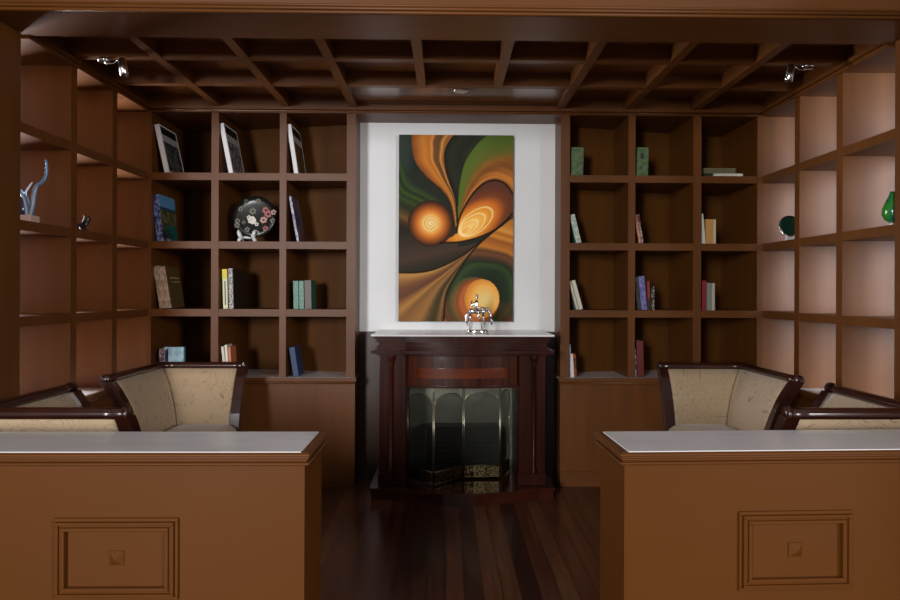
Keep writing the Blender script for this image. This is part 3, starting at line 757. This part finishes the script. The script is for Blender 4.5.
book(712.0, 2, 3.0, 283.2, cm((186,166,150)), 'narrow pale book standing at the end beside the grey-green one', 0, .15, group='upright trio, third right row')
book(568.9+1.4, 3, 1.8, 344.5, cm((170,190,215)), 'thin tall light blue book on the right ledge next to the niche', 1.4, .14, front=.03, group='small books on the right ledge')
book(572.2, 3, 2.4, 354, cm((226,214,190)), 'small white book between the light blue and the red ones', 1.4, .13, front=.03, group='small books on the right ledge')
book(575.0, 3, 2.4, 353.5, cm((60,30,20)), 'small dark red speckled book at the end of the ledge trio', 1.6, .12, spine=speckle((40,24,20),(170,70,30),60), front=.03, group='small books on the right ledge')
book(634.8, 3, 2.2, 348.5, cm((24,24,26)), 'thin black book beside the dark red one on the right ledge', .8, .13, spine=speckle((20,20,22),(150,150,160),60), front=.03, group='black and red books on the right ledge')
book(637.8, 3, 6.8, 341, cm((96,26,20)), 'dark red book standing on the right ledge', 1.2, .17, front=.03, group='black and red books on the right ledge')

# ---------------------------------------------------------------- ornaments
# black flowered plate on its white stand
Yp = D+.10; xp = X_at(254.7, Yp); rp = .150; zp = ROWS[1]+.178
tilt = Matrix.Rotation(math.radians(-10), 4, 'X')
pl = thing('plate', 'round black plate with white and pink flowers on the second left shelf', 'plate', (xp, Yp, zp-rp), 'display plates on easels')
M = Matrix.Translation((0, .0, rp)) @ tilt @ Matrix.Rotation(PI/2, 4, 'X')
MB().lathe([(.001,.004),(.09,.004),(.115,.008),(rp,.016),(rp,.011),(.115,.002),(.09,-.004),(.001,-.004)], 48, M, close=False).build('dish', BLK, pl)
fl = {}
def flower(cx, cz, r, col, n=6):
    m = MB()
    for k in range(n):
        a = 2*PI*k/n+.3
        m.ball((cx+math.cos(a)*r*.6, cz+math.sin(a)*r*.6, .0052 + (.012 if math.hypot(cx, cz) > .09 else 0)*max(0, (math.hypot(cx,cz)-.09)/.06)), (r*.40, r*.40, .0018), 8, 4)
    m.v = [tuple(M @ Vector(p)) for p in m.v]
    m.build('flower', col, pl)
wf = cm((225,222,212)); pf = cm((170,104,104)); gf = cm((120,120,108))
S = 1/150.
for (a, b, r, col, n) in ((268,330,34,wf,7),(285,345,26,wf,6),(240,305,20,wf,5),(275,240,30,gf,6),(405,230,34,pf,6),(430,270,34,pf,6),(385,330,30,cm((190,150,140)),6),(485,255,24,cm((200,170,160)),5),
                       (480,340,24,gf,5),(410,420,24,pf,5),(322,465,26,cm((170,170,155)),5),(230,430,24,gf,5),(130,390,26,gf,5),(130,345,24,gf,5),(190,355,18,gf,4),(155,220,24,gf,5),(205,140,20,cm((80,84,76)),5),(325,135,22,gf,5),(320,375,18,wf,5)):
    px, py = 225+a/10., 185+b/10.
    flower((px-254.7)/F*Yp, -(py-215)/F*Yp*1.0, 1.25*r/10./F*Yp, col, n)
def easel(name, label, loc, mt, s=1.0, rz=0, group='plate easels'):
    t = thing(name, label, 'plate stand', loc, group, rot=(0,0,rz))
    for sgn in (-1, 1):
        x = sgn*.045*s
        m = MB()
        m.tube([(x*1.35, -.052*s, .085*s), (x*1.25, -.060*s, .070*s), (x*1.1, -.055*s, .048*s), (x, -.040*s, .034*s), (x, -.01*s, .030*s), (x*.8, .03*s, .045*s), (x*.4, .05*s, .10*s)], [.007*s,.012*s,.015*s,.016*s,.013*s,.009*s,.007*s], 10)
        m.tube([(x, -.03*s, .034*s), (x*1.2, -.045*s, .016*s), (x*1.35, -.055*s, .005*s)], [.016*s,.013*s,.010*s], 10)
        m.tube([(x, .0*s, .030*s), (x*1.05, .02*s, .016*s), (x*1.1, .04*s, .005*s)], [.009*s,.007*s,.006*s], 10)
        m.build('bracket', mt, t)
    MB().tube([(-.045*s, -.02*s, .034*s), (.045*s, -.02*s, .034*s)], .010*s, 10).build('crossbar', mt, t)
    return t
EW = mat('white_plastic', (.75,.75,.76), .3)
easel('plate_stand', 'white easel stand under the flowered black plate', (X_at(248.5, Yp-.01), Yp-.01, ROWS[1]), EW, .95)
# small dark plate right side, with silver rim
Y2 = 4.47; x2 = XR+.075
p2 = thing('plate', 'small dark green glass plate with silver rim on the right wall shelf', 'plate', (x2, Y2, ROWS[1]+.030), 'display plates on easels', rot=(0,0,math.radians(-10)))
M2 = Matrix.Translation((0, 0, .070)) @ Matrix.Rotation(math.radians(-12), 4, 'X') @ Matrix.Rotation(PI/2, 4, 'X')
MB().lathe([(.001,.003),(.05,.003),(.064,.010),(.064,.006),(.05,-.003),(.001,-.003)], 36, M2, close=False).build('dish', mat('dark_green_glass', (.006,.03,.02), .1, coat=.6), p2)
MB().lathe([(.063,.005),(.070,.009),(.071,.012),(.063,.011),(.063,.005)], 36, M2, close=False).build('rim', CHROME, p2)
easel('plate_stand', 'small clear white stand under the dark green plate', (x2, Y2, ROWS[1]), EW, .5, rz=math.radians(-10))
# black empty stand on the left wall shelf
t = thing('plate_stand', 'small empty black easel stand on the left wall shelf', 'plate stand', (-2.165, 4.02, ROWS[1]), 'plate easels', rot=(0,0,math.radians(100)))
for sgn in (-1, 1):
    x = sgn*.02; m = MB()
    m.tube([(x*2, -.052, .100), (x*1.8, -.060, .080), (x*1.3, -.045, .050), (x, -.01, .042), (x, .02, .050), (x*1.3, .045, .070), (x*1.4, .046, .090), (x*1.4, .034, .102)], [.004,.008,.011,.013,.012,.010,.007,.004], 10)
    m.tube([(x, -.02, .042), (x*1.6, -.045, .012), (x*1.8, -.055, .004)], [.011,.008,.006], 10)
    m.tube([(x, .01, .045), (x*1.4, .035, .018), (x*1.6, .045, .005)], [.011,.008,.006], 10)
    m.build('bracket', BLK, t)
MB().tube([(-.02, -.005, .042), (.02, -.005, .042)], .008, 10).build('crossbar', BLK, t)
# blue glass sculpture
def spline(pts, n=8):
    out = []
    for i in range(len(pts)-1):
        p0 = Vector(pts[max(i-1,0)]); p1 = Vector(pts[i]); p2_ = Vector(pts[i+1]); p3 = Vector(pts[min(i+2,len(pts)-1)])
        for k in range(n):
            q = k/n; out.append(.5*((2*p1)+(-p0+p2_)*q+(2*p0-5*p1+4*p2_-p3)*q*q+(-p0+3*p1-3*p2_+p3)*q**3))
    out.append(Vector(pts[-1])); return out
gs = thing('glass_sculpture', 'blue and clear glass sculpture with curling tendrils on the left wall shelf', 'sculpture', (-2.128, 3.46, ROWS[1]))
MB().bbox(-.075, .058, -.04, .04, 0, .036, .003).build('base', mat('pink_marble_base', (.62,.46,.40), .3), gs)
BG = mat('blue_glass', (.16,.36,.62), .06, coat=.8, **{'Transmission Weight': .35}); CG = mat('pale_glass', (.70,.80,.88), .05, coat=.8, **{'Transmission Weight': .4}); NG = mat('navy_glass', (.012,.03,.10), .06, coat=.8)
def tend(pts, r0, r1, mt, nm='tendril'):
    q = spline([(x+.014, y, z) for x, y, z in pts]); n = len(q); MB().tube(q, [r0+(r1-r0)*(i/(n-1)) for i in range(n)], 10).build(nm, mt, gs)
tend([(.020,0,.036),(.032,0,.09),(.036,0,.14),(.050,0,.185),(.078,0,.205),(.098,0,.245),(.100,0,.290),(.094,0,.318)], .013, .005, BG)
tend([(.026,-.008,.036),(.038,-.008,.09),(.042,-.008,.14),(.058,-.008,.182)], .005, .003, CG)
tend([(.008,0,.036),(.000,0,.09),(-.012,0,.13),(-.035,0,.165),(-.062,0,.178)], .014, .008, BG)
tend([(.010,-.010,.036),(.002,-.010,.09),(-.010,-.010,.13),(-.034,-.010,.168)], .005, .003, CG)
tend([(.0,.012,.036),(.004,.012,.10),(-.012,.012,.15),(.010,.012,.19),(.022,.012,.205)], .008, .003, CG)
MB().tube([(-.015,.014,.036),(-.015,.014,.07),(-.012,.014,.11),(-.005,.014,.14)], [.03,.034,.026,.008], 14).build('glass_body', NG, gs)
# green vase
gv = thing('vase', 'green teardrop glass vase on the right wall shelf beside the pier', 'vase', (2.275, 3.43, ROWS[1]))
MB().lathe([(.022,0),(.024,.004),(.012,.014),(.010,.020)], 20).build('foot', mat('clear_glass_foot', (.75,.72,.62), .05, coat=.8), gv)
gvm = mixed('green_teal_glass', (.03,.20,.02), (.005,.10,.09), (16,16,5), .08, 2, .4, .6, coat=.8)
MB().lathe([(.010,.018),(.034,.035),(.048,.062),(.047,.088),(.036,.118),(.022,.146),(.014,.165),(.012,.178),(.008,.176)], 28, close=False).build('body', gvm, gv)
# silver rider on the mantel
st = thing('figurine', 'silver horse and rider figurine standing on the mantel', 'figurine', (X_at(477.5, 4.55), 4.55, 1.0695), rot=(0,0,0))
MB().lathe([(.070,0),(.072,.004),(.070,.018),(.066,.022)], 32, Matrix.Diagonal((1,.5,1,1))).build('base', CHROME, st)
m = MB(); k = 1/150.
def hp(x, z, y=0): return ((x-477.5)/F*4.55, y, (333.2-z)/F*4.55)
m.tube([hp(469,313), hp(471,311.5), hp(475,311.5), hp(480,312), hp(484,311.5), hp(486,311.5)], [.008,.019,.017,.015,.016,.008], 14)
m.tube(spline([hp(483,311), hp(487,309.5), hp(490,313), hp(491,318)], 5), [.013]*6+[.009]*5+[.007]*5, 12)
m.tube([hp(490,317), hp(491.5,321), hp(492,325)], [.010,.008,.005], 10)
for (x, y, dx) in ((470.5, -.014, 1.5), (470.5, .014, -.5), (483, -.014, 1.5), (483.5, .014, -1.8)):
    m.tube([hp(x,314,y), hp(x+dx*.3,319,y), hp(x+dx,324,y), hp(x+dx*.7,331,y)], [.009,.006,.004,.0035], 10)
    m.ball(hp(x+dx*.9, 330.4, y), (.008,.006,.005))
m.tube(spline([hp(469,312), hp(466.5,315), hp(467,322), hp(468,326)], 4), [.007]*4+[.010]*5+[.005]*4, 10)
m.build('horse', SILVER, st)
m = MB()
m.tube([hp(476.5,311), hp(476.5,307), hp(476.5,303), hp(476.8,300)], [.012,.010,.013,.006], 12)
m.ball(hp(477,297.5), (.010,.010,.012)); m.tube([hp(477,296.2), hp(477,294.6)], [.012,.005], 10)
for s in (-1, 1):
    m.tube(spline([hp(476.5,302,s*.015), hp(473,305,s*.022), hp(476,307.5,s*.018), hp(480,308,s*.012)], 4), .006, 8)
    m.tube(spline([hp(476.5,311,s*.012), hp(479,313,s*.028), hp(478,317,s*.030), hp(479.5,318.5,s*.030)], 4), .007, 8)
m.ball(hp(482.5, 308.5), (.014,.012,.010)); m.tube([hp(472,301,-.02), hp(470,310,-.02)], .004, 8)
m.build('rider', SILVER, st)

# ---------------------------------------------------------------- lamps
def spot(px, py, dirx, label):
    Z = 2.608; zc = F*(Z-EYE)/(HY+.0035*(px-PPX)-py+.0)
    Y = 3.735; X = X_at(px, Y)
    t = thing('spotlight', label, 'spotlight', (X, Y, Z), 'adjustable ceiling spotlights')
    m = MB(); m.lathe([(.030,-.012),(.034,-.010),(.034,-.001),(.030,0)], 20, Matrix.Diagonal((1,.7,1,1))); m.bbox(-.03, .03, -.012, .012, -.022, -.010, .003); m.build('mounting_plate', CHROME, t)
    m = MB(); m.tube(spline([(0,0,-.018), (dirx*.025,-.01,-.030), (dirx*.06,-.015,-.028), (dirx*.078,-.02,-.014), (dirx*.100,-.02,-.014)], 5), .0032, 8); m.ball((dirx*.078,-.02,-.016), .007); m.build('arm', CHROME, t)
    Mx = Matrix.Translation((dirx*.104, -.02, -.008)) @ Matrix.Rotation(-dirx*math.radians(14), 4, 'Y') @ Matrix.Rotation(math.radians(-8), 4, 'X') @ Matrix.Rotation(PI, 4, 'X')
    m = MB(); m.lathe([(.008,-.002),(.019,0),(.021,.010),(.022,.095),(.019,.097),(.018,.060),(.002,.055)], 20, Mx, close=False); m.build('lamp_head', CHROME, t)
spot(103.5, 62, 1, 'chrome spotlight under the left end of the coffered ceiling')
spot(807, 66, -1, 'chrome spotlight under the right end of the coffered ceiling')
xd = X_at(459.5, 4.37)
t = thing('downlight', 'small recessed chrome downlight in the flat ceiling panel above the niche', 'ceiling light', (xd, 4.37, 2.635))
MB().lathe([(.050,-.001),(.050,-.004),(.040,-.008),(.034,-.004),(.034,-.0005)], 24, close=False).build('trim_ring', CHROME, t)
MB().lathe([(.001,-.003),(.020,-.004),(.033,-.001)], 20, close=False).build('lens', mat('frosted_lens', (.6,.6,.58), .3), t)

# ---------------------------------------------------------------- daylight
def area(name, loc, target, sx, sy, power, col):
    l = bpy.data.lights.new(name, 'AREA'); l.shape = 'RECTANGLE'; l.size = sx; l.size_y = sy; l.energy = power; l.color = col
    o = bpy.data.objects.new(name, l); C.objects.link(o); o.location = loc
    o.rotation_euler = (Vector(target)-Vector(loc)).to_track_quat('-Z', 'Y').to_euler()
    return o
area('daylight_front_left_window', (-3.1, -5.5, 2.4), (0.0, 4.5, 1.3), 1.0, 2.0, 540, (.98,.98,1))
area('daylight_front_right_window', (5.6, -4.6, 2.6), (0.0, 4.5, 1.3), 1.6, 1.8, 330, (.98,.98,1))
area('daylight_right_window', (4.9, 1.9, 1.9), (2.5, 4.3, 1.2), 1.2, 2.4, 300, (.78,.88,1))
area('daylight_left_window', (-4.0, 4.9, 1.4), (-2.4, 3.7, 1.5), .8, 2.6, 460, (.93,.95,1))
w = bpy.data.worlds.new('World'); bpy.context.scene.world = w; w.use_nodes = True
w.node_tree.nodes['Background'].inputs[0].default_value = (1,.97,.93,1); w.node_tree.nodes['Background'].inputs[1].default_value = .25

# ---------------------------------------------------------------- camera
cam = bpy.data.cameras.new('Camera'); co = bpy.data.objects.new('Camera', cam); C.objects.link(co)
cam.sensor_width = 36; cam.lens = F/900*36; cam.clip_start = .05
cam.shift_x = -(PPX-450)/900; cam.shift_y = -(300-HY)/900
co.matrix_world = Matrix.Translation((0,0,EYE)) @ Matrix.Rotation(-YAW, 4, 'Z') @ Matrix.Rotation(PI/2, 4, 'X') @ Matrix.Rotation(ROLL, 4, 'Z')
S_ = bpy.context.scene; S_.camera = co
S_.view_settings.view_transform = 'Standard'; S_.view_settings.look = 'None'; S_.view_settings.gamma = 1; S_.view_settings.exposure = 0
S_.view_settings.use_curve_mapping = False
S_.cycles.use_denoising = True; S_.cycles.max_bounces = 8
